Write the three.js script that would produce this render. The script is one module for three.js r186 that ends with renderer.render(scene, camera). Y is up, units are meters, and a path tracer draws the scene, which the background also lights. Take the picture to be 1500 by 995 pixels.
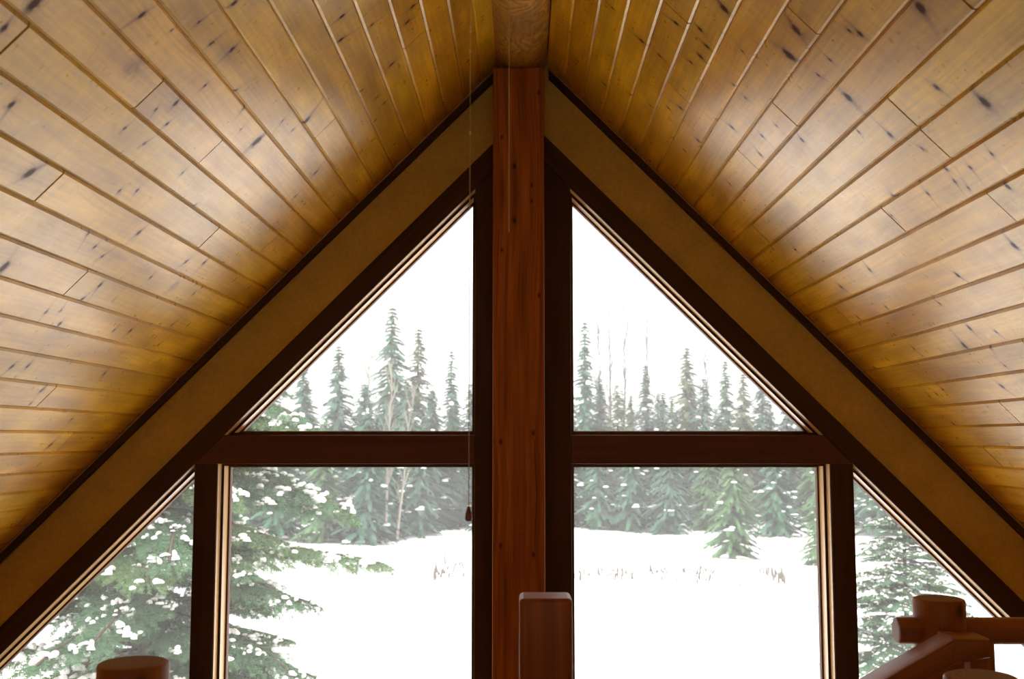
import * as THREE from 'three';
import { RoundedBoxGeometry } from 'three/addons/geometries/RoundedBoxGeometry.js';
import { mergeGeometries, toCreasedNormals } from 'three/addons/utils/BufferGeometryUtils.js';

// ---------------------------------------------------------------- camera, sky, exposure
const scene = new THREE.Scene();
const FOCAL = 1600;                                     // focal length in pixels of a 1500 x 995 frame
const camera = new THREE.PerspectiveCamera(2 * Math.atan(497.5 / FOCAL) * 180 / Math.PI, 1500 / 995, 0.05, 400);
camera.position.set(0, 1.6, 5.33);                      // standing eye height on the loft floor, window wall at z = 0
camera.rotation.set(0.09193, 0.00996, 0, 'YXZ');
camera.focus = 4.6;
camera.userData.fStop = 5;
const renderer = new THREE.WebGLRenderer();
renderer.toneMapping = THREE.LinearToneMapping;
renderer.toneMappingExposure = 2.5;
renderer.shadowMap.enabled = true;
scene.fog = new THREE.FogExp2(0xffffff, 0.0015);        // thin haze of falling snow

// overcast winter sky: the standard overcast distribution, (1 + 2 sin h) / 3, the same all round
{
  const W = 8, H = 64, d = new Float32Array(W * H * 4);
  for (let r = 0; r < H; r++) {
    const h = ((r + 0.5) / H - 0.5) * Math.PI, k = h > 0 ? 1 + 2 * Math.sin(h) : 1;
    for (let c = 0; c < W; c++) d.set([0.78 * k, 0.755 * k, 0.735 * k, 1], (r * W + c) * 4);
  }
  const t = new THREE.DataTexture(d, W, H, THREE.RGBAFormat, THREE.FloatType);
  t.mapping = THREE.EquirectangularReflectionMapping; t.magFilter = THREE.LinearFilter; t.needsUpdate = true;
  scene.background = t;
}

// ---------------------------------------------------------------- small tools
function rng(seed) { let s = seed | 0; return () => { s = (s + 0x6d2b79f5) | 0; let t = Math.imul(s ^ (s >>> 15), 1 | s); t = (t + Math.imul(t ^ (t >>> 7), 61 | t)) ^ t; return ((t ^ (t >>> 14)) >>> 0) / 4294967296; }; }
const hash = (x, y, s) => { let h = Math.imul(x, 374761393) + Math.imul(y, 668265263) + Math.imul(s, 2246822519) | 0; h = Math.imul(h ^ (h >>> 13), 1274126177); return ((h ^ (h >>> 16)) >>> 0) / 4294967296; };
function noise(x, y, s) {                               // smooth value noise, 0..1
  const ix = Math.floor(x), iy = Math.floor(y), fx = x - ix, fy = y - iy, u = fx * fx * (3 - 2 * fx), v = fy * fy * (3 - 2 * fy);
  const a = hash(ix, iy, s), b = hash(ix + 1, iy, s), c = hash(ix, iy + 1, s), e = hash(ix + 1, iy + 1, s);
  return a + (b - a) * u + (c - a) * v + (a - b - c + e) * u * v;
}
const V3 = (x, y, z) => new THREE.Vector3(x, y, z);
const names = {};
function numbered(n) { const k = names[n] = (names[n] ?? -1) + 1; return k ? n + '_' + String(k).padStart(3, '0') : n; }
function tag(o, label, category, group, kind) {
  if (label) o.userData.label = label;
  if (category) o.userData.category = category;
  if (group) o.userData.group = group;
  if (kind) o.userData.kind = kind;
  return o;
}
function mesh(name, geo, mat, parent) {
  const top = !parent || parent === scene;
  const m = new THREE.Mesh(geo, mat); m.name = top ? numbered(name) : name; m.castShadow = m.receiveShadow = true;
  (parent ?? scene).add(m); return m;
}
function group(name, pos = [0, 0, 0]) { const g = new THREE.Group(); g.name = numbered(name); g.position.set(...pos); scene.add(g); return g; }
// texture coordinates in metres: v along the grain direction, u across it on every face
function grainUV(geo, dir, off = 0) {
  const g = geo.index ? geo.toNonIndexed() : geo, p = g.attributes.position, d = dir.clone().normalize();
  const uv = new Float32Array(p.count * 2), a = V3(), b = V3(), c = V3(), n = V3(), t = V3(), q = V3();
  for (let i = 0; i < p.count; i += 3) {
    a.fromBufferAttribute(p, i); b.fromBufferAttribute(p, i + 1); c.fromBufferAttribute(p, i + 2);
    n.copy(b).sub(a).cross(q.copy(c).sub(a)).normalize(); t.copy(d).cross(n);
    const end = t.length() < 0.4;
    if (end) { t.set(d.y, d.z, d.x).cross(d).normalize(); q.copy(d).cross(t); } else { t.normalize(); q.copy(d); }
    [a, b, c].forEach((w, k) => { uv[(i + k) * 2] = w.dot(t) + off; uv[(i + k) * 2 + 1] = w.dot(q) + off * 0.37; });
  }
  g.setAttribute('uv', new THREE.BufferAttribute(uv, 2));
  return g;
}
const polyShape = (pts) => new THREE.Shape(pts.map(([x, y]) => new THREE.Vector2(x, y)));
function prism(pts, z0, z1, holes = [], bevel = 0) {    // polygon in x, y between two depths
  const s = polyShape(pts); for (const h of holes) s.holes.push(new THREE.Path(h.map(([x, y]) => new THREE.Vector2(x, y))));
  const g = new THREE.ExtrudeGeometry(s, { depth: z1 - z0 - 2 * bevel, bevelEnabled: bevel > 0, bevelSize: bevel, bevelThickness: bevel, bevelOffset: -bevel, bevelSegments: 2 });
  g.translate(0, 0, z0 + bevel); return g;
}
function inset(pts, d) {                                // convex polygon moved inwards by d (outwards if negative)
  const n = pts.length; let area = 0;
  for (let i = 0; i < n; i++) { const [x0, y0] = pts[i], [x1, y1] = pts[(i + 1) % n]; area += x0 * y1 - x1 * y0; }
  const sg = area > 0 ? 1 : -1, lines = pts.map(([x0, y0], i) => { const [x1, y1] = pts[(i + 1) % n], l = Math.hypot(x1 - x0, y1 - y0), nx = -(y1 - y0) / l * sg, ny = (x1 - x0) / l * sg; return [nx, ny, nx * x0 + ny * y0 + d]; });
  return pts.map((_, i) => { const [a, b, c] = lines[(i + n - 1) % n], [e, f, g] = lines[i], D = a * f - b * e; return [(c * f - b * g) / D, (a * g - c * e) / D]; });
}
const mirror = (pts) => pts.map(([x, y]) => [-x, y]).reverse();

// ---------------------------------------------------------------- textures
function dataTex(W, H, fill, srgb = true) {
  const d = new Uint8Array(W * H * 4), o = [0, 0, 0, 255];
  for (let y = 0, i = 0; y < H; y++) for (let x = 0; x < W; x++, i += 4) { fill(x, y, o); d[i] = Math.max(0, Math.min(255, o[0])); d[i + 1] = Math.max(0, Math.min(255, o[1])); d[i + 2] = Math.max(0, Math.min(255, o[2])); d[i + 3] = o[3]; }
  const t = new THREE.DataTexture(d, W, H); t.magFilter = t.minFilter = THREE.LinearFilter; t.wrapS = t.wrapT = THREE.RepeatWrapping;
  if (srgb) t.colorSpace = THREE.SRGBColorSpace; t.needsUpdate = true; return t;
}
// stained timber: streaks along v over one metre, small dark knots; light enough to be multiplied by a stain colour
function timberTex(seed, knots, contrast) {
  const r = rng(seed), K = Array.from({ length: knots }, () => [r(), r(), 0.008 + r() * 0.012]);
  return dataTex(512, 1024, (x, y, o) => {
    const u = x / 512, v = y / 1024 * 2;
    const bend = (noise(u * 3, v * 1.2, seed) - 0.5) * 0.05;
    let k = 0.62 * noise((u + bend) * 42, v * 1.6, seed + 1) + 0.38 * noise((u + bend) * 160, v * 5, seed + 2);
    let l = 212 + (k - 0.5) * contrast;
    l -= 26 * Math.max(0, noise(u * 5, v * 1.5, seed + 3) - 0.55) * 2;
    const line = u * 3.3 + bend * 3 + 0.06 * noise(v * 3, 1, seed + 4), crack = Math.abs(line - Math.floor(line) - 0.5); if (crack < 0.006 && noise(v * 2.2, Math.floor(line), seed + 5) > 0.5) l -= 70;
    for (const [ku, kv, kr] of K) { const du = Math.min(Math.abs(u - ku), 1 - Math.abs(u - ku)), dv = Math.abs(v - kv * 2) / 1.5, q = Math.hypot(du, dv) / kr; if (q < 3) l -= 120 * Math.exp(-q * q); }
    o[0] = l; o[1] = l * 0.965; o[2] = l * 0.93;
  });
}
const texTimber = timberTex(11, 9, 60), texRough = timberTex(27, 14, 110);
for (const t of [texTimber, texRough]) t.wrapS = t.wrapT = THREE.MirroredRepeatWrapping;
texTimber.repeat.set(1, 0.5); texRough.repeat.set(1.6, 0.7);
function std(color, map, roughness, extra = {}) { return new THREE.MeshPhysicalMaterial({ color: new THREE.Color().setRGB(...color), map, roughness, ...extra }); }
const M = {
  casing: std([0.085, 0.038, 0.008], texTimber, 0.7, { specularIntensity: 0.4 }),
  rail: std([0.15, 0.047, 0.01], texTimber, 0.6, { specularIntensity: 0.5 }),
  jamb: std([0.88, 0.56, 0.20], texTimber, 0.3, { specularColor: new THREE.Color().setRGB(1, 0.85, 0.6) }),
  bead: std([0.55, 0.30, 0.08], texTimber, 0.45),
  post: std([0.48, 0.145, 0.016], texRough, 0.7, { specularIntensity: 0.4 }),
  railing: std([0.46, 0.15, 0.03], texTimber, 0.45, { specularIntensity: 0.6 }),
  plaster: null, floor: std([0.55, 0.33, 0.14], texTimber, 0.45),
};
{
  const t = dataTex(256, 256, (x, y, o) => { const l = 226 + 16 * (noise(x / 3, y / 3, 5) - 0.5) + 12 * (noise(x / 24, y / 24, 6) - 0.5); o[0] = o[1] = o[2] = l; });
  M.plaster = std([0.74, 0.45, 0.08], t, 0.9, { bumpMap: t, bumpScale: 0.0006 });
}

// ---------------------------------------------------------------- the roof: two boarded slopes at 45 degrees
const RIDGE = 3.59, S2 = Math.SQRT1_2, TEX = 3.9;       // the slopes lie on y + |x| = RIDGE; s runs down the slope from the ridge, z into the room
const SLOPES = [
  { name: 'ceiling_left', sign: -1, phase: 0.0376, pitch: 0.1241, z0: 0.55, seed: 101,
    joints: [[12, 3.011], [11, 2.385], [11, 1.785], [8, 1.153], [14, 2.395], [13, 1.173], [12, 0.56], [16, 1.772], [4, 1.17], [6, 2.38], [9, 3.6], [18, 2.38], [20, 1.16], [22, 0.56]],
    knots: [[1.49, 3.06, 24], [1.57, 3.07, 14], [1.33, 2.72, 14], [1.23, 2.49, 9], [1.24, 2.35, 9], [1.20, 2.23, 14], [1.12, 2.43, 14], [1.33, 2.18, 9], [1.43, 2.23, 14], [1.49, 2.17, 9], [1.48, 2.29, 9], [1.27, 2.00, 9], [1.58, 2.34, 9], [1.58, 2.18, 9], [1.58, 1.82, 9], [1.70, 2.83, 14], [1.71, 1.97, 9], [1.74, 2.06, 9], [1.83, 2.53, 24], [1.83, 1.71, 14], [1.91, 1.99, 9], [1.94, 1.88, 9], [1.96, 1.78, 9], [1.33, 1.56, 31], [1.14, 1.36, 24], [1.21, 1.53, 9], [1.20, 1.39, 9], [1.36, 0.79, 9], [1.23, 0.83, 14], [1.64, 1.53, 9], [1.43, 2.56, -24], [2.11, 2.23, 24], [1.84, 1.16, 14], [1.81, 1.00, 14], [1.96, 1.31, 9], [1.96, 1.05, -24], [1.95, 0.80, 9], [2.06, 1.61, 14], [2.13, 1.63, 14], [2.20, 1.69, 9], [2.22, 1.77, 9], [2.25, 1.61, 14], [2.20, 1.03, 14], [2.22, 1.17, 9], [2.46, 1.63, 14], [2.45, 1.53, 14], [2.55, 1.25, 14], [2.62, 1.23, 9], [2.23, 0.63, 9], [2.12, 0.70, 9], [2.84, 0.68, 14], [2.69, 0.73, 9], [0.57, 1.45, 14], [0.61, 1.37, 14], [0.73, 1.15, 14], [0.84, 1.84, 14], [0.88, 1.70, 14], [0.84, 0.98, 9], [0.82, 0.86, 9], [0.75, 1.60, 9]] },
  { name: 'ceiling_right', sign: 1, phase: 0.0395, pitch: 0.1281, z0: 0.48, seed: 202,
    joints: [[8, 2.30], [9, 1.70], [9, 1.096], [12, 2.309], [13, 1.684], [14, 2.303], [11, 0.48], [5, 1.69], [6, 1.092], [10, 2.925], [15, 0.457], [20, 1.075], [17, 2.3], [18, 1.69], [22, 0.48]],
    knots: [[0.65, 1.24, 14], [0.74, 1.26, 9], [0.76, 1.62, 14], [0.85, 1.73, 14], [0.90, 1.66, 14], [0.89, 1.55, 14], [0.87, 1.44, 9], [0.90, 1.99, 24], [0.91, 0.98, 14], [0.86, 0.87, 9], [1.04, 0.83, 14], [1.13, 1.24, 14], [1.05, 1.57, 9], [1.11, 1.56, 9], [1.26, 0.70, 9], [0.67, 0.63, 9], [0.53, 0.47, 9], [1.35, 2.78, 24], [1.25, 2.45, 9], [1.28, 2.48, 14], [1.26, 2.24, 9], [1.26, 2.11, 9], [1.13, 2.23, 24], [1.15, 2.07, 29], [1.37, 2.14, 24], [1.36, 1.64, 14], [1.26, 1.57, 9], [1.24, 1.40, 14], [1.28, 1.24, 14], [1.52, 2.55, 14], [1.54, 2.15, 14], [1.47, 2.01, 9], [1.63, 2.23, 9], [1.70, 1.83, 14], [1.63, 2.66, 24], [1.72, 2.24, 9], [1.76, 2.22, 9], [1.75, 2.03, 9], [1.75, 2.35, 9], [1.75, 2.49, 9], [1.85, 2.42, 14], [2.02, 2.18, 19], [1.66, 0.67, 9], [1.75, 1.70, 9], [1.89, 1.15, 14], [1.90, 0.74, 14], [2.06, 0.96, 9], [2.06, 0.59, 9], [2.04, 1.72, 14], [2.12, 1.41, 9], [2.25, 1.44, 14], [2.29, 1.59, 9], [2.32, 1.27, 19], [2.35, 1.44, 9], [2.28, 0.82, 9], [2.53, 0.58, 9], [2.51, 0.69, 9], [2.54, 0.48, 9], [2.71, 0.43, 9], [2.53, 1.23, 14], [2.44, 1.41, 9], [2.34, 0.19, 14]] },
];
const LAST_ROW = 46, BACK = 8.6;
function rowJoints(S, row) {                            // where the boards of a row meet, always over a rafter, 0.61 m apart
  const own = S.joints.filter((j) => j[0] === row).map((j) => j[1]), r = rng(S.seed + row * 31);
  let z = own.length ? Math.max(...own) : (row % 3) * 0.61 + S.z0 + 2.44;
  const out = own.slice().sort((a, b) => a - b);
  if (!own.length) out.push(z);
  for (;;) { z += 0.61 * (3 + Math.floor(r() * 4)); if (z > BACK - 0.4) break; out.push(z); }
  return out;
}
function boardTex(S) {
  const N = 2048, W = new Float32Array(N * N), Wr = new Float32Array(N * N), px = N / TEX, sd = S.seed;
  const rowsJ = []; for (let r = 0; r <= LAST_ROW; r++) rowsJ.push(rowJoints(S, r));
  const knot = (s, z, r, stain, k) => {                 // a knot with its dark heart and the cross-grain flare that goes with it
    const q = rng(Math.round(s * 1000) + Math.round(z * 77777)), tilt = (q() - 0.5) * 1.1, row = Math.floor((s - S.phase) / S.pitch), lo = S.phase + row * S.pitch, hi = lo + S.pitch;
    const flare = r * (2.2 + q() * 3.5), reach = Math.max(r * 3.2, flare) * 1.6, side = q() < 0.5 ? -1 : 1;
    for (let y = Math.max(0, Math.ceil(Math.max(lo, s - reach) * px)); y < Math.min(N, Math.min(hi, s + reach) * px); y++) for (let x = Math.max(0, Math.ceil((z - reach) * px)); x < Math.min(N, (z + reach) * px); x++) {
      const ds = y / px - s, dz = x / px - z, wob = 0.75 + 0.5 * noise(x / 5, y / 5, sd + 9), e = Math.hypot(ds, dz * 1.25) / (r * wob);
      const dzz = dz - ds * tilt, f = Math.exp(-(dzz * dzz) / (r * r * 0.25) * wob) * Math.exp(-Math.abs(ds) / flare) * (ds * side > 0 ? 1 : 0.35);
      const rings = 0.5 + 0.5 * Math.sin(e * 7 + noise(x / 6, y / 6, sd) * 4);
      const i = y * N + x;
      if (stain) W[i] += 0.35 * Math.exp(-e * e * 0.35) * (0.6 + noise(x / 9, y / 9, sd + 3));
      else { W[i] += k * (0.98 * Math.exp(-e * e * 1.7) + 0.45 * f); if (r > 0.005) Wr[i] += k * (0.34 * Math.exp(-e * e * 0.22) * (0.55 + 0.45 * rings)); }
    }
  };
  for (const [s, z, r] of S.knots) knot(s, z, Math.abs(r) / 1000 * 0.95, r < 0, 1.15);
  const q = rng(sd + 5);
  for (let i = 0; i < 110; i++) { const s = q() * TEX, z = q() * TEX; if (z < 3.1 && s < 2.9 && q() < 0.8) continue; knot(s, z, 0.004 + q() * q() * 0.015, false, 0.8); }
  for (let i = 0; i < 90; i++) knot(q() * TEX, q() * TEX, 0.002 + q() * 0.0015, false, 0.6);       // pin knots
  for (let i = 0; i < 150; i++) {                       // fine cross-grain figure
    const s = q() * TEX, z = q() * TEX, len = 0.02 + q() * 0.07, row = Math.floor((s - S.phase) / S.pitch), hi = S.phase + (row + 1) * S.pitch, tilt = (q() - 0.5) * 0.9, k = 0.12 + q() * 0.2, w = 0.0012 + q() * 0.003;
    for (let y = Math.ceil(s * px); y < Math.min(N, Math.min(hi, s + len) * px); y++) { const c = z + (y / px - s) * tilt + (noise(y / 7, i, sd) - 0.5) * 0.01; for (let x = Math.max(0, Math.ceil((c - 0.012) * px)); x < Math.min(N, (c + 0.012) * px); x++) { const e = (x / px - c) / w; W[y * N + x] += k * Math.exp(-e * e) * Math.sin(Math.PI * (y / px - s) / len); } }
  }
  return dataTex(N, N, (x, y, o) => {
    const s = y / px, z = x / px, row = Math.floor((s - S.phase) / S.pitch), piece = rowsJ[Math.max(0, Math.min(LAST_ROW, row))].filter((j) => j < z).length, id = row * 7 + piece;
    const tone = hash(id, 3, sd), warm = hash(id, 8, sd), sh = hash(id, 5, sd) * 90;
    const wave = noise(z * 3 + sh, s * 14, sd + 20) - 0.5, cs = s + wave * 0.03;
    const fine = noise(z * 26 + sh, cs * 620, sd + 1) - 0.5, mid = noise(z * 5 + sh, cs * 130, sd + 2) - 0.5, cathedral = Math.sin((cs * 70 + noise(z * 1.6 + sh, s * 9, sd + 6) * 9)) * (noise(z * 1.2 + sh, s * 6, sd + 7) - 0.35);
    const blot = noise(z * 6 + sh, s * 18, sd + 4) - 0.5, big = noise(z * 2.2 + sh, s * 7 + sh, sd + 12) - 0.5, chat = noise(z * 60, s * 22 + sh, sd + 14) - 0.5;
    let d = 0.10 * fine + 0.15 * mid + 0.09 * cathedral + 0.24 * blot + 0.18 * big + 0.08 * chat + (tone - 0.5) * 0.16;
    const i = y * N + x, k = Math.min(0.95, W[i]), h = Math.min(0.75, Wr[i]);
    let R = 210 * (1 + d * 0.75), G = 158 * (1 + d * 0.95 + (warm - 0.5) * 0.06), B = 24 * (1 + d * 1.2 + (warm - 0.5) * 0.2);
    R += (112 - R) * h; G += (66 - G) * h; B += (18 - B) * h;
    o[0] = R + (66 - R) * k; o[1] = G + (30 - G) * k; o[2] = B + (4 - B) * k;
    o[3] = 255 * Math.max(0.06, 1 - 1.0 * k - 0.45 * h + 0.5 * Math.min(0, blot + 0.1) - 0.25 * Math.max(0, mid) - 0.1 * Math.max(0, chat));   // knots and open grain drink the varnish: less gloss there
  });
}
const texGloss = dataTex(512, 512, (x, y, o) => { const n = noise(x / 40, y / 8, 71) * 0.5 + noise(x / 9, y / 26, 72) * 0.5; o[0] = o[1] = o[2] = 195 + 60 * n; }, false);
texGloss.wrapS = texGloss.wrapT = THREE.MirroredRepeatWrapping;
texGloss.repeat.set(4, 4);
function boardGeo(S, s0, s1, z0, z1, lift) {            // one tongue-and-groove board with its two bevelled edges
  const b = 0.0075, e = 0.0065, t = 0.022, P = [[s0, t], [s0, e], [s0 + b, 0], [s1 - b, 0], [s1, e], [s1, t]];
  const at = ([s, n], z) => [S.sign * (s * S2 + (n + lift) * S2), RIDGE - s * S2 + (n + lift) * S2, z];
  const pos = [], uv = [], tri = (a, za, c, zc, e, ze) => { for (const [p, z] of S.sign > 0 ? [[a, za], [e, ze], [c, zc]] : [[a, za], [c, zc], [e, ze]]) { pos.push(...at(p, z)); uv.push(z / TEX, (p[0] + 0 * p[1]) / TEX); } };
  for (let i = 0; i < 5; i++) { tri(P[i], z0, P[i + 1], z0, P[i + 1], z1); tri(P[i], z0, P[i + 1], z1, P[i], z1); }
  for (let i = 1; i < 5; i++) { tri(P[0], z0, P[i + 1], z0, P[i], z0); tri(P[0], z1, P[i], z1, P[i + 1], z1); }
  const g = new THREE.BufferGeometry(); g.setAttribute('position', new THREE.Float32BufferAttribute(pos, 3)); g.setAttribute('uv', new THREE.Float32BufferAttribute(uv, 2)); g.computeVertexNormals(); return g;
}
const roofBack = std([0.10, 0.05, 0.02], texTimber, 0.9);
for (const S of SLOPES) {
  const root = group(S.name); tag(root, null, null, null, 'structure');
  const tex = boardTex(S); tex.wrapS = tex.wrapT = THREE.MirroredRepeatWrapping;
  const mat = new THREE.MeshPhysicalMaterial({ map: tex, roughness: 0.34, roughnessMap: texGloss, bumpMap: texGloss, bumpScale: 0.0002, ior: 1.87, specularIntensityMap: tex, specularColor: new THREE.Color().setRGB(1, 0.84, 0.56) });
  const n0 = 0.0225, deck = [[0, 3.71], [S.sign * 0.17, 3.71], [S.sign * 0.17, RIDGE - 0.17 + n0 * 2 * S2], [S.sign * 4.6, RIDGE - 4.6 + n0 * 2 * S2], [S.sign * 4.6, RIDGE - 4.6 + 0.3], [0, RIDGE + 0.3]];
  mesh('roof_deck', prism(S.sign > 0 ? deck.reverse() : deck, -0.25, BACK + 0.2), roofBack, root);
  const r = rng(S.seed + 1);
  for (let row = 1; row <= LAST_ROW; row++) {
    const s0 = S.phase + row * S.pitch, js = [0, ...rowJoints(S, row), BACK];
    for (let k = 0; k + 1 < js.length; k++) {
      const gap = k ? 0.003 + r() * 0.004 : 0, lift = r() * 0.0008;
      mesh('plank', boardGeo(S, s0 + 0.0006, s0 + S.pitch - 0.0006, js[k] + gap, js[k + 1] - 0.0008 - r() * 0.0012, lift), mat, root);
    }
  }
}

// ---------------------------------------------------------------- the window wall (interior face of the casings at z = 0)
const E = 3.083, XI = 0.235, X1 = 1.487, X2 = 1.598, Y1 = 1.625, Y2 = 1.485, SILL = 0.06, LOWTOP = -0.14, LOWBOT = -2.2;
const leftOpenings = [
  [[-XI, Y1], [-XI, E - XI], [-(E - Y1), Y1]],
  [[-XI, SILL], [-XI, Y2], [-X1, Y2], [-X1, SILL]],
  [[-X2, SILL], [-X2, E - X2], [-(E - SILL), SILL]],
  [[-XI, LOWBOT], [-XI, LOWTOP], [-X1, LOWTOP], [-X1, LOWBOT]],  // this lower row, out of view, is added to let in more light
  [[-X2, LOWBOT], [-X2, LOWTOP], [-3.1, LOWTOP], [-3.1, LOWBOT]],
];
const openings = []; for (const o of leftOpenings) openings.push(o, mirror(o));
{
  const out = [[-4.55, -2.75], [4.55, -2.75], [4.55, RIDGE - 4.55 + 0.03], [0, RIDGE + 0.03], [-4.55, RIDGE - 4.55 + 0.03]];
  const w = mesh('wall_front', prism(out, -0.25, -0.02, openings.map((o) => inset(o, -0.03))), M.plaster); tag(w, null, null, null, 'structure');
}
// glass with a film of dust and dried drops: most light passes straight, a little is scattered
const texDust = dataTex(1024, 1024, (x, y, o) => { const n = noise(x / 90, y / 90, 31) * 0.5 + noise(x / 20, y / 34, 32) * 0.3 + noise(x / 4, y / 4, 33) * 0.2, sp = noise(x / 3.1, y / 3.1, 34); o[0] = o[1] = o[2] = 205 + 50 * n - 10 + (sp > 0.94 ? 40 : 0); }, false);
const glass = new THREE.MeshPhysicalMaterial({ color: 0xffffff, transmission: 1, thickness: 0, roughness: 0.27, roughnessMap: texDust, ior: 1.5 });
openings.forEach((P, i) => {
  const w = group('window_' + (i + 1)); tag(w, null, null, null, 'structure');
  mesh('jamb', grainUV(prism(inset(P, -0.03), -0.235, -0.006, [P]), V3(0, 1, 0), i), M.jamb, w);
  mesh('stop', grainUV(prism(P, -0.2, -0.088, [inset(P, 0.012)], 0), V3(0, 1, 0), i + 0.4), M.jamb, w);
  mesh('stop_shade', grainUV(prism(P, -0.0885, -0.085, [inset(P, 0.012)], 0), V3(0, 1, 0), i), M.casing, w);  // dark ring standing in for the shadow gap on the stop's front face
  mesh('sash', grainUV(prism(P, -0.215, -0.172, [inset(P, 0.02)], 0), V3(0, 1, 0), i + 0.7), M.rail, w);
  const g = new THREE.ShapeGeometry(polyShape(inset(P, 0.014))); g.translate(0, 0, -0.19); mesh('pane', g, glass, w);
});
// casing boards
let trims = 0;
function board(pts, z0, z1, mat, dir, off, bevel = 0.003) { const m = mesh('trim_' + (++trims), toCreasedNormals(grainUV(prism(pts, z0, z1, [], bevel), dir, off), 0.3), mat); return tag(m, null, null, null, 'structure'); }
for (const sg of [-1, 1]) {
  const f = (p) => (sg < 0 ? p : mirror(p)), d = V3(sg, -1, 0), up = V3(0, 1, 0), across = V3(1, 0, 0);
  board(f([[-0.09, 3.222 - 0.09], [-3.75, 3.222 - 3.75], [-3.75, E - 3.75], [-0.09, E - 0.09]]), -0.022, 0, M.casing, d, 0.3 + sg * 0.2);           // raking casing
  board(f([[-XI, -2.3], [-0.09, -2.3], [-0.09, E - 0.091], [-XI, E - XI - 0.001]]), -0.022, -0.001, M.casing, up, 1.3 + sg * 0.3);               // beside the post
  board(f([[-X2 + 0.0005, Y2], [-XI - 0.0005, Y2], [-XI - 0.0005, Y1], [-(E - Y1) + 0.0005, Y1]]), -0.022, 0.004, M.rail, across, 2.2 + sg * 0.4);    // transom
  board(f([[-X2, SILL], [-X1, SILL], [-X1, Y2 - 0.0005], [-X2 + 0.001, Y2 - 0.0005]]), -0.022, -0.002, M.casing, up, 3.1 + sg * 0.4);             // mullion
  board(f([[-3.4, LOWTOP], [-XI - 0.0005, LOWTOP], [-XI - 0.0005, SILL], [-3.4, SILL]]), -0.022, 0.004, M.rail, across, 4.2 + sg * 0.4);
  board(f([[-X2, LOWBOT], [-X1, LOWBOT], [-X1, LOWTOP - 0.0005], [-X2, LOWTOP - 0.0005]]), -0.022, -0.002, M.casing, up, 5.1 + sg * 0.4);
  board(f([[-0.13, RIDGE - 0.055 - 0.13], [-0.13, RIDGE - 0.001 - 0.13], [-4.5, RIDGE - 0.001 - 4.5], [-4.5, RIDGE - 0.055 - 4.5]]), -0.022, 0.012, M.casing, d, 6.1 + sg * 0.4);   // strip under the boards
  board(f([[-0.13, RIDGE - 0.014 - 0.13], [-0.13, RIDGE - 0.001 - 0.13], [-4.5, RIDGE - 0.001 - 4.5], [-4.5, RIDGE - 0.014 - 4.5]]), 0.012, 0.022, M.bead, d, 7.1 + sg * 0.4);     // thin bead
}

// ---------------------------------------------------------------- rest of the shell
function struct(name, geo, mat) { return tag(mesh(name, geo, mat), null, null, null, 'structure'); }
const boxAt = (x0, x1, y0, y1, z0, z1) => { const g = new THREE.BoxGeometry(x1 - x0, y1 - y0, z1 - z0); g.translate((x0 + x1) / 2, (y0 + y1) / 2, (z0 + z1) / 2); return g; };
const EAVE = RIDGE - 4.2;
struct('wall_left', boxAt(-4.4, -4.2, -2.75, EAVE, -0.02, BACK), M.plaster);
struct('wall_right', boxAt(4.2, 4.4, -2.75, EAVE, -0.02, BACK), M.plaster);
const addedBackOpenings = [[[-0.2, 0.35], [-0.2, 1.45], [-1.5, 1.45], [-1.5, 0.35]], [[0.2, 0.35], [1.5, 0.35], [1.5, 1.45], [0.2, 1.45]], [[-1.6, 0.35], [-1.6, 1.4], [-2.65, 0.35]], [[1.6, 0.35], [2.65, 0.35], [1.6, 1.4]]];
struct('wall_back', prism([[-4.4, -2.75], [4.4, -2.75], [4.4, RIDGE - 4.4], [0, RIDGE], [-4.4, RIDGE - 4.4]], BACK, BACK + 0.2, addedBackOpenings), M.plaster);
addedBackOpenings.forEach((P, i) => {                        // unseen windows added in the other gable to light the room from behind
  const w = group('window_' + (openings.length + 1 + i)); tag(w, null, null, null, 'structure');
  mesh('frame', grainUV(prism(P, BACK - 0.01, BACK + 0.19, [inset(P, 0.05)]), V3(0, 1, 0), i), M.casing, w);
  const g = new THREE.ShapeGeometry(polyShape(inset(P, 0.045))); g.translate(0, 0, BACK + 0.12); mesh('pane', g, glass, w);
});
struct('floor', grainUV(boxAt(-4.2, 4.2, -2.75, -2.6, -0.02, BACK), V3(0, 0, 1)), M.floor);
{
  const g = mergeGeometries([boxAt(-4.2, 4.2, -0.22, 0, 2.72, BACK), boxAt(1.25, 4.2, -0.22, 0, 1.62, 2.72)].map((b) => grainUV(b, V3(0, 0, 1))));
  struct('floor_loft', g, M.floor);
}

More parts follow.
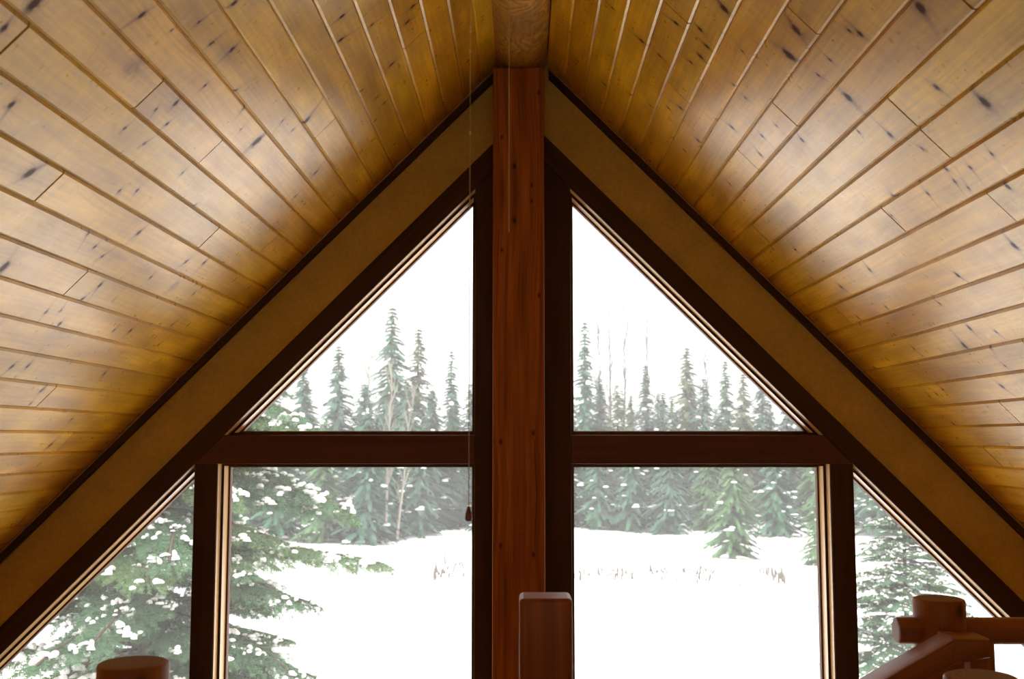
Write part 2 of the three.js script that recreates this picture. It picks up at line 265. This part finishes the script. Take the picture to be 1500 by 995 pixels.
// ---------------------------------------------------------------- ridge log, king post
function logGeo(r0, r1, len, seed, rough = 0.03, seg = 36, rings = 24, cap = 0.012) {   // peeled log along +y from 0, rounded arrises
  const pos = [], uv = [], idx = [];
  const row = (y, k) => { const base = pos.length / 3; for (let i = 0; i <= seg; i++) { const a = i / seg * Math.PI * 2, n = noise(Math.cos(a) * 1.4 + 5, y * 1.3 + Math.sin(a) * 1.4 + seed, seed) - 0.5, r = (r0 + (r1 - r0) * y / len) * (1 + rough * 2 * n) * k; pos.push(Math.cos(a) * r, y, Math.sin(a) * r); uv.push(i / seg * Math.max(1, Math.round(2 * Math.PI * r0 / 0.25)) * 0.25, y); } return base; };
  const rr = [row(0, 0.0001), row(0, 1 - cap / r0), row(cap * 0.3, 1 - cap * 0.3 / r0)]; for (let j = 0; j <= rings; j++) rr.push(row(cap + (len - 2 * cap) * j / rings, 1)); rr.push(row(len - cap * 0.3, 1 - cap * 0.3 / r1), row(len, 1 - cap / r1), row(len, 0.0001));
  for (let j = 0; j + 1 < rr.length; j++) for (let i = 0; i < seg; i++) { const a = rr[j] + i, b = rr[j + 1] + i; idx.push(a, b, a + 1, a + 1, b, b + 1); }
  const g = new THREE.BufferGeometry(); g.setAttribute('position', new THREE.Float32BufferAttribute(pos, 3)); g.setAttribute('uv', new THREE.Float32BufferAttribute(uv, 2)); g.setIndex(idx);
  return toCreasedNormals(g, 0.7);
}
// swirled burl figure of the peeled ridge log
const texBurl = dataTex(512, 1024, (x, y, o) => {
  const u = x / 512, v = y / 1024 * 2, w = noise(u * 5, v * 3, 41) * 1.6 + noise(u * 13, v * 9, 42) * 0.7;
  const lines = Math.sin(u * 60 + w * 16), fine = noise(u * 90, v * 14, 43) - 0.5, patch = noise(u * 4, v * 2, 44);
  const l = 196 + 20 * lines * (patch > 0.4 ? 1 : 0.4) + 34 * fine + 40 * (patch - 0.5); o[0] = l; o[1] = l * 0.95; o[2] = l * 0.88;
});
M.log = std([0.78, 0.43, 0.06], texBurl, 0.6, { specularIntensity: 0.5 });
{
  const g = logGeo(0.148, 0.152, BACK + 0.02, 3, 0.012, 48, 60, 0.004); g.rotateX(Math.PI / 2); g.translate(-0.012, 3.547, -0.02);
  tag(mesh('ridge_log', g, M.log), 'thick peeled round log running along the ridge above the square post', 'log beam');
}
{
  const g = new RoundedBoxGeometry(0.246, 3.4 + 2.6, 0.20, 3, 0.008); g.translate(-0.02, 3.4 - 3, 0.081);
  tag(mesh('timber_post', grainUV(g, V3(0, 1, 0), 0.21), M.post), 'red-brown square timber post between the windows, holding the ridge log', 'post');
}

// ---------------------------------------------------------------- log railings of the loft and stair
const endGrain = (() => { const t = dataTex(256, 256, (x, y, o) => { const dx = x / 256 - 0.5, dy = y / 256 - 0.5, r = Math.hypot(dx, dy) * 2, l = 205 + 26 * Math.sin(r * 46 + noise(x / 22, y / 22, 61) * 4) + 24 * (noise(x / 5, y / 5, 62) - 0.5); o[0] = l; o[1] = l * 0.95; o[2] = l * 0.86; }); return std([0.33, 0.15, 0.055], t, 0.55); })();
function logPart(name, from, to, r0, r1, seed, parent, mat = M.railing) {
  const a = V3(...from), b = V3(...to), l = a.distanceTo(b), g = logGeo(r0, r1, l, seed, 0.035, 32, 14, 0.008);
  g.applyQuaternion(new THREE.Quaternion().setFromUnitVectors(V3(0, 1, 0), b.clone().sub(a).normalize())); g.translate(a.x, a.y, a.z);
  const m = mesh(name, g, mat, parent);
  return m;
}
function endDisc(at, dir, r, parent, name) { const g = new THREE.CircleGeometry(r, 28); g.applyQuaternion(new THREE.Quaternion().setFromUnitVectors(V3(0, 0, 1), V3(...dir).normalize())); g.translate(...at); return mesh(name, g, endGrain, parent); }
{
  const r = group('log_railing', [1.341, 0, 1.73]); tag(r, 'log railing with a round post and a rail end poking past it, beside the window', 'railing');
  const p = logPart('post', [0, 0, 0], [0, 1.093, 0], 0.081, 0.079, 7, r); endDisc([0, 1.0935, 0], [0, 1, 0], 0.07, p, 'cut_end');
  const t = logPart('rail', [-0.141, 0.99, 0], [2.85, 0.985, 0], 0.042, 0.045, 8, r); endDisc([-0.1415, 0.99, 0], [-1, 0, 0], 0.036, t, 'cut_end');
  logPart('rail', [-0.05, 0.2, 0], [2.85, 0.2, 0], 0.04, 0.04, 9, r);
  for (const [x, rad] of [[0.142, 0.03], [0.322, 0.05], [0.7, 0.035], [0.9, 0.035], [1.1, 0.035], [1.3, 0.035], [1.5, 0.035], [1.7, 0.035], [1.9, 0.035], [2.1, 0.035], [2.3, 0.035], [2.5, 0.035]]) logPart('baluster', [x, 0.19, 0], [x, 0.97, 0], rad, rad * 0.95, 10 + x * 7, r);
}
{
  const r = group('log_railing', [0, 0, 2.83]); tag(r, 'log railing with two round posts along the loft edge', 'railing');
  const a = logPart('post', [-0.876, 0, 0], [-0.876, 1.104, 0], 0.081, 0.079, 17, r); endDisc([-0.876, 1.1045, 0], [0, 1, 0], 0.07, a, 'cut_end');
  const b = logPart('post', [1.02, 0, 0], [1.02, 1.078, 0], 0.081, 0.079, 18, r); endDisc([1.02, 1.0785, 0], [0, 1, 0], 0.07, b, 'cut_end');
  logPart('rail', [-3.9, 0.9, 0], [1.15, 0.9, 0], 0.045, 0.042, 19, r); logPart('rail', [-3.9, 0.2, 0], [1.1, 0.2, 0], 0.04, 0.04, 20, r);
  for (let x = -3.7; x < 0.95; x += 0.2) if (Math.abs(x + 0.876) > 0.1) logPart('baluster', [x, 0.19, 0], [x, 0.88, 0], 0.032, 0.03, 21 + x, r);
}
{
  const n = mesh('newel_post', (() => { const g = new RoundedBoxGeometry(0.17, 3.7, 0.17, 4, 0.016); g.translate(0.072, 1.1 - 1.85, 1.73); return toCreasedNormals(grainUV(g, V3(0, 1, 0), 0.6), 0.5); })(), M.railing);
  tag(n, 'square red-brown newel post with softened top edges in front of the timber post', 'newel post');
}
{
  const h = group('stair_handrail', [0, 0, 1.90]); tag(h, 'flat-topped wooden stair handrail sloping down from the log railing', 'handrail');
  const prof = (pts, name) => mesh(name, toCreasedNormals(grainUV(prism(pts, -0.065, 0.065, [], 0.012), V3(1, 0.5, 0), 0.9), 0.5), M.railing, h);
  const k = Math.tan(29.5 * Math.PI / 180), xs = 1.285, ye = 1.008;
  prof([[0.16, ye - (xs - 0.16) * k], [0.16, ye - (xs - 0.16) * k - 0.085], [xs + 0.012, ye - 0.08], [xs + 0.02, ye]], 'sloping_rail');
  prof([[xs - 0.01, ye - 0.085], [1.405, ye - 0.06], [1.405, ye - 0.004], [xs + 0.005, ye]], 'level_rail');
  for (const [x, w] of [[1.378, 0.04]]) { const g = new RoundedBoxGeometry(w, ye - 0.05, 0.05, 2, 0.004); g.translate(x, (ye - 0.05) / 2, 0); mesh('baluster', grainUV(g, V3(0, 1, 0)), M.railing, h); }
}
{ // the flight of stairs below the handrail
  const st = group('staircase', [0, 0, 0]); tag(st, 'wooden stairs going down along the window wall below the handrail', 'stairs');
  for (let i = 0; i < 13; i++) { const g = new RoundedBoxGeometry(0.3, 0.05, 0.9, 2, 0.006); g.translate(1.1 - i * 0.27, -0.2 - i * 0.185 + 0.025, 2.2); mesh('tread', grainUV(g, V3(0, 0, 1), i), M.floor, st); }
  for (const z of [1.755, 2.645]) mesh('stringer', grainUV(prism([[1.25, -0.02], [1.25, -0.3], [-2.2, -2.6], [-2.6, -2.6], [-2.6, -2.5]], z - 0.02, z + 0.02), V3(1, 0.68, 0)), M.railing, st);
}

// ---------------------------------------------------------------- pull cords hanging from the ridge log
function cord(x, z, yTop, yBot, beads, label, knob) {
  const c = group('pull_cord', [x, 0, z]); tag(c, label, 'pull cord');
  const g = new THREE.CylinderGeometry(0.0011, 0.0011, yTop - yBot, 6); g.translate(0, (yTop + yBot) / 2, 0); mesh('string', g, std([0.55, 0.42, 0.2], null, 0.6), c);
  for (const y of beads) { const b = new THREE.SphereGeometry(0.0026, 10, 8); b.scale(1, 1.8, 1); b.translate(0, y, 0); mesh('connector', b, std([0.8, 0.66, 0.4], null, 0.35, { metalness: 0.6 }), c); }
  if (knob) { const pr = [[0, 0.034], [0.003, 0.034], [0.0045, 0.028], [0.0075, 0.018], [0.0085, 0.008], [0.0075, 0.001], [0.004, 0], [0, 0]].reverse().map(([a, b]) => new THREE.Vector2(a, b)); const k = new THREE.LatheGeometry(pr, 18); k.translate(0, yBot - 0.03, 0); mesh('pull_knob', k, std([0.20, 0.035, 0.015], null, 0.35), c); }
}
cord(-0.128, 2.73, 3.44, 1.44, [2.55, 2.61, 2.60, 2.345], 'long thin pull cord with a dark red wooden knob hanging before the left window', true);
cord(-0.033, 2.73, 3.39, 2.1, [], 'short thin pale pull cord hanging before the square post', false);

// ---------------------------------------------------------------- outside: snow, trees
const GROUND = -2.9;
const ground = (x, z) => GROUND + 0.9 * (noise(x / 14, z / 14, 81) - 0.5) * Math.min(1, Math.max(0, (-z - 12) / 20)) + 0.22 * (noise(x / 3, z / 3, 82) - 0.5) + 0.06 * (noise(x / 0.8, z / 0.8, 83) - 0.5) - 0.03;
const snowMat = std([0.93, 0.93, 0.94], null, 0.85);
{
  const pos = [], idx = [], nz = 170, nx = 120;         // all round the house
  for (let j = 0; j <= nz; j++) { const z = j < 20 ? 60 - j * 3 : -0.3 - Math.pow((j - 20) / 150, 1.9) * 150; for (let i = 0; i <= nx; i++) { const u = i / nx - 0.5, x = u * (z > -0.5 ? 40 + 320 * u * u : 40 + 1.5 * -z + 320 * u * u); pos.push(x, ground(x, z), z); } }
  for (let j = 0; j < nz; j++) for (let i = 0; i < nx; i++) { const a = j * (nx + 1) + i, b = a + nx + 1; idx.push(a, a + 1, b, a + 1, b + 1, b); }
  const g = new THREE.BufferGeometry(); g.setAttribute('position', new THREE.Float32BufferAttribute(pos, 3)); g.setIndex(idx); g.computeVertexNormals();
  tag(mesh('snow_field', g, snowMat), null, null, null, 'structure');
}
const BARK = std([0.14, 0.10, 0.075], texRough, 0.9), leafMat = (c) => new THREE.MeshStandardMaterial({ color: new THREE.Color().setRGB(...c), roughness: 0.75 });
const greens = [[0.040, 0.130, 0.070], [0.065, 0.150, 0.055], [0.045, 0.120, 0.080], [0.090, 0.125, 0.055], [0.060, 0.120, 0.090], [0.085, 0.190, 0.095], [0.110, 0.205, 0.080]].map(leafMat);
class Tris { constructor() { this.p = []; } add(a, b, c) { this.p.push(a.x, a.y, a.z, b.x, b.y, b.z, c.x, c.y, c.z); } geo() { const g = new THREE.BufferGeometry(); g.setAttribute('position', new THREE.Float32BufferAttribute(this.p, 3)); g.computeVertexNormals(); return g; } }
function blob(x, y, z, rx, ry, rz, seed, det = 1) {     // a lump of snow
  const g = new THREE.IcosahedronGeometry(1, det), p = g.attributes.position;
  for (let i = 0; i < p.count; i++) { const a = p.getX(i), b = p.getY(i), c = p.getZ(i), k = 0.75 + 0.5 * noise(a * 2 + seed, b * 2 + c * 2.3 + seed * 0.7, 91); p.setXYZ(i, x + a * rx * k, y + Math.max(b, -0.45) * ry * k, z + c * rz * k); }
  g.deleteAttribute('uv'); g.computeVertexNormals(); return g;
}
// distant conifer, one metre high: whorls of drooping sprays
function conifer(seed, width, snowy, ragged) {
  const r = rng(seed), T = new Tris(), snow = [], levels = 52;
  for (let l = 0; l < levels; l++) {
    const t = 0.06 + 0.93 * Math.pow(l / (levels - 1), 0.92), L0 = width * (Math.pow(1 - t, 0.85) + 0.06) * (0.75 + 0.5 * r()), nb = 6 + Math.floor(r() * 3);
    for (let b = 0; b < nb; b++) {
      const a = r() * 6.283, L = L0 * (1 - ragged * r()), dx = Math.cos(a), dz = Math.sin(a), drop = 0.25 + 0.25 * r(), n = 20 + Math.floor(78 * L / width);
      for (let k = 0; k < n; k++) {
        const q = (k + r()) / n, bx = dx * L * q, bz = dz * L * q, by = t - L * drop * q * q + 0.02 * q * L, w = (0.004 + 0.007 * r()) * (0.6 + width * 1.6) * (0.5 + 0.7 * (1 - t)), s = (r() - 0.5) * 2, len = (0.018 + 0.03 * r()) * (0.7 + width) * (1.15 - 0.5 * q) * (0.45 + 0.8 * (1 - t));
        const tip = V3(bx + dx * len * 0.8 - dz * s * len * 0.9, by - len * (0.25 + 0.7 * r()), bz + dz * len * 0.8 + dx * s * len * 0.9);
        T.add(V3(bx - dz * w, by + w * 0.3, bz + dx * w), V3(bx + dz * w, by - w * 0.3, bz - dx * w), tip);
      }
      if (r() < snowy) snow.push(blob(dx * L * 0.7, t - L * drop * 0.45 + 0.004, dz * L * 0.7, L * 0.12 + 0.005, 0.006 + 0.008 * r(), L * 0.12 + 0.005, seed + l, 1));
    }
  }
  const trunk = new THREE.CylinderGeometry(0.002, 0.014, 1, 7); trunk.translate(0, 0.5, 0);
  return { foliage: T.geo(), snow: snow.length ? mergeGeometries(snow) : null, trunk };
}
const protos = [conifer(1, 0.27, 0.03, 0.6), conifer(2, 0.22, 0.03, 0.65), conifer(3, 0.31, 0.06, 0.5), conifer(4, 0.16, 0.02, 0.6), conifer(5, 0.33, 0.16, 0.4)];
function addTree(px, py, dist, k, green, label, grp, base) {     // px, py: where its tip stands in the view, dist: metres away
  const x = (px - 766) / FOCAL * dist, z = 5.33 - dist, y0 = ground(x, z) - 0.05, h = 1.6 + (645 - py) / FOCAL * dist - y0;
  const t = group('conifer_tree', [x, y0, z]); t.rotation.y = px * 1.7; t.scale.set(h * (base ?? 1), h, h * (base ?? 1)); tag(t, label, 'tree', grp);
  const p = protos[k]; mesh('trunk', p.trunk, BARK, t); mesh('foliage', p.foliage, greens[green], t); if (p.snow) mesh('snow_load', p.snow, snowMat, t).userData.kind = 'stuff';
  return t;
}
const LINE = 'conifers of the far tree line';
addTree(495, 505, 56, 0, 2, 'dark broad conifer beside the tallest conifer beyond the snow field');
addTree(573, 448, 60, 0, 0, 'tallest pointed conifer of the far tree line');
addTree(612, 480, 61, 1, 3, 'brownish conifer crowding the tallest one, its tip bent');
addTree(661, 513, 58, 3, 2, 'slim dark conifer standing apart next to the cord');
addTree(857, 470, 60, 3, 0, 'slim tall conifer at the timber post among bare poplars');
addTree(945, 535, 62, 1, 4, 'greyish conifer between the poplars and the olive conifer');
addTree(1006, 508, 62, 0, 3, 'olive conifer rising alone above the right-hand tree line');
addTree(1062, 528, 64, 1, 0, 'conifer with a narrow dark tip behind the small green fir');
addTree(1070, 640, 44, 2, 1, 'small bright green fir standing out in the snow field', null, 1.0);
addTree(1196, 680, 40, 2, 1, 'small fir half hidden by the right-hand window jamb', null, 0.9);
{
  const r = rng(77), row = [[400, 540, 54], [440, 525, 60], [530, 560, 52], [545, 590, 50], [590, 560, 56], [635, 575, 58], [690, 560, 60], [730, 580, 60], [790, 575, 60], [830, 560, 61], [880, 555, 62], [905, 565, 60], [925, 580, 59], [970, 570, 60], [985, 580, 61], [1030, 560, 62], [1090, 548, 64], [1120, 550, 66], [1150, 565, 64], [1180, 560, 66], [1220, 560, 66], [1260, 580, 66], [1310, 570, 64], [1360, 590, 64], [1420, 580, 66], [360, 560, 52], [320, 550, 52], [270, 560, 55], [210, 560, 55], [150, 560, 56], [80, 570, 57], [10, 560, 58], [1480, 575, 66]];
  for (const [x, y, d] of row) addTree(x + (r() - 0.5) * 10, y + (r() - 0.5) * 14, d + (r() - 0.5) * 3, Math.floor(r() * 3), Math.floor(r() * 5), 'hazy conifer in the close-set far tree line', LINE, 1.1);
  for (let i = 0; i < 30; i++) addTree(0 + i * 51 + r() * 20, 610 + r() * 40, 57 + (r() - 0.5) * 4 - (i > 5 && i < 13 ? 6 : 0), r() < 0.5 ? 4 : 2, Math.floor(r() * 3), 'low snow-laden conifer at the foot of the far tree line', 'low conifers along the edge of the snow field', 1.1);
  for (let i = 0; i < 40; i++) addTree(-100 + i * 42 + r() * 20, 560 + r() * 45, 72 + r() * 9, Math.floor(r() * 3), 4, 'pale conifer deep behind the far tree line', 'conifers deep in the wood', 1.3);
}
// leafless trees
function bareTree(px, py, dist, lean, r0, spread, seed, color, label, grp) {
  const x = (px - 766) / FOCAL * dist, z = 5.33 - dist, y0 = ground(x, z) - 0.05, h = 1.6 + (645 - py) / FOCAL * dist - y0, r = rng(seed), parts = [], trunks = [];
  const stick = (a, b, ra, rb, to) => { const g = new THREE.CylinderGeometry(rb, ra, a.distanceTo(b), 5, 1); g.translate(0, a.distanceTo(b) / 2, 0); g.applyQuaternion(new THREE.Quaternion().setFromUnitVectors(V3(0, 1, 0), b.clone().sub(a).normalize())); g.translate(a.x, a.y, a.z); to.push(g); };
  let p = V3(0, 0, 0);
  for (let i = 0; i < 8; i++) { const q = V3(lean * h * (i + 1) / 8 + (r() - 0.5) * 0.12, h * (i + 1) / 8, (r() - 0.5) * 0.12); stick(p, q, r0 * (1 - i / 8.6), r0 * (1 - (i + 1) / 8.6), trunks);
    if (i > 1) for (let k = 0; k < 4; k++) { const a = r() * 6.28, L = h * (0.2 - 0.014 * i) * (0.6 + r() * 0.6), b0 = p.clone().lerp(q, r()), b1 = b0.clone().add(V3(Math.cos(a) * L * spread, L, Math.sin(a) * L * spread)); stick(b0, b1, r0 * 0.3, r0 * 0.1, parts);
      for (let m = 0; m < 4; m++) { const c0 = b0.clone().lerp(b1, 0.3 + 0.7 * r()), aa = r() * 6.28, l2 = L * 0.4 * (0.5 + r()); stick(c0, c0.clone().add(V3(Math.cos(aa) * l2 * 0.6, l2, Math.sin(aa) * l2 * 0.6)), r0 * 0.12, r0 * 0.05, parts); } }
    p = q; }
  const t = group('bare_tree', [x, y0, z]); tag(t, label, 'tree', grp); mesh('trunk', mergeGeometries(trunks), color, t); mesh('branches', mergeGeometries(parts), color, t);
}
const pale = std([0.22, 0.20, 0.165], null, 0.9), greyBark = std([0.15, 0.14, 0.13], null, 0.9);
const POP = 'leafless poplars right of the post';
[[893, 436, 0.0], [912, 455, 0.012], [880, 465, -0.01], [946, 480, 0.01], [1034, 515, 0.0]].forEach(([x, y, l], i) => bareTree(x, y, 63, l, 0.11, 0.22, 40 + i, greyBark, 'tall thin leafless poplar rising above the far conifers', POP));
bareTree(545, 470, 52, -0.03, 0.085, 0.35, 51, pale, 'pale leafless tree with a forked trunk before the tallest conifer');
bareTree(583, 570, 50, 0.10, 0.08, 0.35, 52, pale, 'pale leaning birch trunk standing at the edge of the snow field');
bareTree(568, 540, 50, 0.02, 0.10, 0.4, 53, pale, 'thin pale leafless tree beside the forked one');

// close conifers: boughs with twigs and needles, each bough a mesh
function boughGeo(len, seed, sweep, fill) {
  const r = rng(seed), T = new Tris(), wood = [], snow = [], curve = (t) => V3(len * t, len * (0.10 * t - sweep * t * t) + (r() - 0.5) * 0.004, (noise(t * 3, seed, 5) - 0.5) * 0.16 * len * t);
  const pts = Array.from({ length: 9 }, (_, i) => curve(i / 8)), c = new THREE.CatmullRomCurve3(pts); const wt = new THREE.TubeGeometry(c, 16, 0.010, 5); wt.deleteAttribute('uv'); wood.push(wt);
  const twig = (a, dir, L, depth) => {
    const n = Math.ceil(L / 0.0095), down = 0.35 + 0.5 * r();
    let p = a.clone(); const d = dir.clone();
    for (let i = 0; i < n; i++) {
      const q = p.clone().addScaledVector(d, L / n); d.y -= down * 0.9 / n; d.normalize();
      for (let k = 0; k < 4; k++) {
        const side = V3(r() - 0.5, r() - 0.5, r() - 0.5).cross(d).normalize(), nl = 0.02 + 0.014 * r(), m = p.clone().lerp(q, r()), tip = m.clone().addScaledVector(side, nl).addScaledVector(d, nl * 0.8), w = d.clone().multiplyScalar(0.003);
        T.add(m.clone().sub(w), m.clone().add(w), tip);
      }
      if (depth < 1 && i > 2 && i % 5 === 0 && r() < fill) { const s = V3(0, 1, 0).cross(d).normalize().multiplyScalar(r() < 0.5 ? 1 : -1); twig(q, d.clone().addScaledVector(s, 0.9).normalize(), L * (1 - i / n) * 0.55 + 0.04, depth + 1); }
      p = q;
    }
  };
  const nt = Math.ceil(len * 17);
  for (let i = 1; i <= nt; i++) for (const s of [-1, 1]) {
    const t = 0.1 + 0.9 * (i - 0.5 * r()) / nt, a = c.getPoint(Math.min(1, t)), tan = c.getTangent(Math.min(1, t)), L = (0.42 * (1 - t) * (0.5 + 0.7 * t) + 0.10) * Math.min(len, 1.9) * (0.65 + 0.5 * r());
    twig(a, tan.clone().addScaledVector(V3(0, 0, s), 1.15).add(V3(0, -0.1 + 0.1 * r(), 0)).normalize(), L, 0);
  }
  twig(c.getPoint(1), c.getTangent(1), 0.12, 1);
  for (let i = 0; i < 8 * len; i++) {                   // snow lies in broken clumps along the twigs
    const t = 0.2 + 0.78 * r(), p = c.getPoint(t), s = (r() - 0.5) * 0.6 * (1.1 - t) * len, n = 4 + Math.floor(r() * 6), big = 0.7 + r() * 0.8;
    for (let k = 0; k < n; k++) { const o = (r() - 0.5) * 0.15 * big, ss = s + (r() - 0.5) * 0.15 * big, g = blob(0, 0, 0, (0.010 + 0.02 * r()) * big, (0.008 + 0.014 * r()) * big, (0.010 + 0.018 * r()) * big, i * 9 + k + seed, 1); g.translate(p.x + Math.abs(s) * 0.8 + o, p.y + 0.014 - Math.abs(ss) * 0.35 - Math.abs(o) * 0.3 + (r() - 0.5) * 0.03, p.z + ss); snow.push(g); }
  }
  return { needles: T.geo(), wood: mergeGeometries(wood.map((w) => w.index ? w.toNonIndexed() : w)), snow: mergeGeometries(snow) };
}
const boughs = [boughGeo(1.0, 301, 0.28, 0.8), boughGeo(1.5, 302, 0.25, 0.75), boughGeo(2.0, 303, 0.2, 0.7), boughGeo(1.25, 304, 0.34, 0.8)];
const boughLen = [1.0, 1.5, 2.0, 1.25];
function bough(tree, at, yaw, pitch, len, k, green, snow = true) {
  const b = boughs[k], m = mesh('bough', b.needles, greens[green], tree); m.position.set(...at); m.rotation.set(0, yaw, pitch, 'YXZ'); m.scale.setScalar(len / boughLen[k]);
  mesh('limb', b.wood, BARK, m); if (snow) mesh('snow_load', b.snow, snowMat, m).userData.kind = 'stuff';
  return m;
}
{
  const x0 = -3.39, z0 = -4.67, y0 = ground(x0, z0) - 0.1, t = group('fir_tree', [x0, y0, z0]); tag(t, 'large snow-dusted fir close outside, its boughs reaching across the left windows', 'tree');
  mesh('trunk', logGeo(0.17, 0.03, 9.5, 33, 0.05, 14, 20), BARK, t);
  const r = rng(909);
  for (let l = 0; l < 25; l++) {
    const y = 0.6 + l * 0.29, reach = y < 5 ? 1.55 : 1.55 - (y - 5) * 0.32;
    for (let b = 0; b < 7; b++) { const a = l * 1.1 + b * 0.8976 + (r() - 0.5) * 0.5, right = Math.cos(a) > 0.5; bough(t, [0, y + (r() - 0.5) * 0.2, 0], a, 0.02 + (r() - 0.5) * 0.2, Math.max(0.35, reach * (0.75 + 0.45 * r()) * (right && y > 2.2 && y < 4.3 ? 0.72 : 1)), Math.floor(r() * 4), r() < 0.5 ? 5 : 6); }
  }
  bough(t, [0, 3.75, 0.1], -0.02, 0.03, 2.1, 2, 6);          // the long bough over the snow
  bough(t, [0, 4.72, 0.1], 0.05, 0.07, 2.05, 2, 6);                  // the snowy one behind the transom
  bough(t, [0, 4.05, 0.2], -0.12, -0.05, 1.4, 1, 6);
  bough(t, [0, 3.0, 0.1], -0.05, -0.22, 1.75, 1, 5);
  for (const [y, a, p, l, k] of [[3.45, 0.2, -0.02, 1.5, 1], [3.2, -0.25, -0.1, 1.55, 3], [2.95, 0.15, -0.12, 1.6, 1], [2.7, -0.1, -0.2, 1.9, 2], [2.5, 0.25, -0.15, 1.75, 3], [2.25, -0.05, -0.15, 1.8, 1], [3.6, -0.3, 0.05, 1.45, 3], [4.3, 0.1, 0.0, 1.5, 1]]) bough(t, [0, y, 0.1], a, p, l, k, 5);
}
{
  const x0 = 5.15, z0 = -9.67, y0 = ground(x0, z0) - 0.1, t = group('fir_tree', [x0, y0, z0]); tag(t, 'young fir with heavy snow on its boughs outside the right-hand corner window', 'tree');
  mesh('trunk', logGeo(0.07, 0.01, 4.1, 34, 0.04, 10, 12), BARK, t);
  const r = rng(910);
  for (let l = 0; l < 25; l++) { const y = 0.4 + l * 0.147, reach = 1.05 * (1 - y / 4.4) + 0.28; for (let b = 0; b < 9; b++) bough(t, [0, y + (r() - 0.5) * 0.12, 0], l * 0.8 + b * 0.698 + (r() - 0.5) * 0.4, 0.12 + (r() - 0.5) * 0.25, reach * (0.8 + 0.4 * r()), Math.floor(r() * 4), r() < 0.5 ? 5 : 1); }
}
// dry weeds standing out of the snow
{
  const strawMat = std([0.14, 0.12, 0.10], null, 0.95);
  [[870, 846, 110, 24, 40], [965, 848, 30, 26, 10], [1020, 850, 60, 30, 16], [1128, 850, 26, 34, 16], [1170, 882, 70, 7, 26], [912, 880, 30, 10, 10], [985, 950, 60, 6, 14], [905, 942, 16, 6, 8], [640, 850, 14, 30, 8], [665, 840, 36, 40, 8], [1090, 858, 60, 16, 10]].forEach(([px, py, w, hh, n], k) => {
    const dist = (1.6 - GROUND) * FOCAL / (py - 645), T = new Tris(), r = rng(600 + k), cx = (px - 766) / FOCAL * dist, cz = 5.33 - dist;
    for (let i = 0; i < n * 3; i++) { const x = (r() - 0.5) * w / FOCAL * dist, z = (r() - 0.5) * 3.5, y = ground(cx + x, cz + z) - 0.05, h = (0.25 + 0.8 * r() * r()) * hh / FOCAL * dist + 0.05, lx = (r() - 0.5) * h * 0.5, q = 0.018 + 0.02 * r(); T.add(V3(x - q, y, z), V3(x + q, y, z), V3(x + lx, y + h, z)); T.add(V3(x, y, z - q), V3(x, y, z + q), V3(x + lx, y + h, z)); }
    const m = mesh('dry_weeds', T.geo(), strawMat); m.position.set(cx, 0, cz); tag(m, 'sparse dry weed stalks poking out of the snow field', 'weeds', 'weed clumps on the snow field');
  });
}
renderer.render(scene, camera);
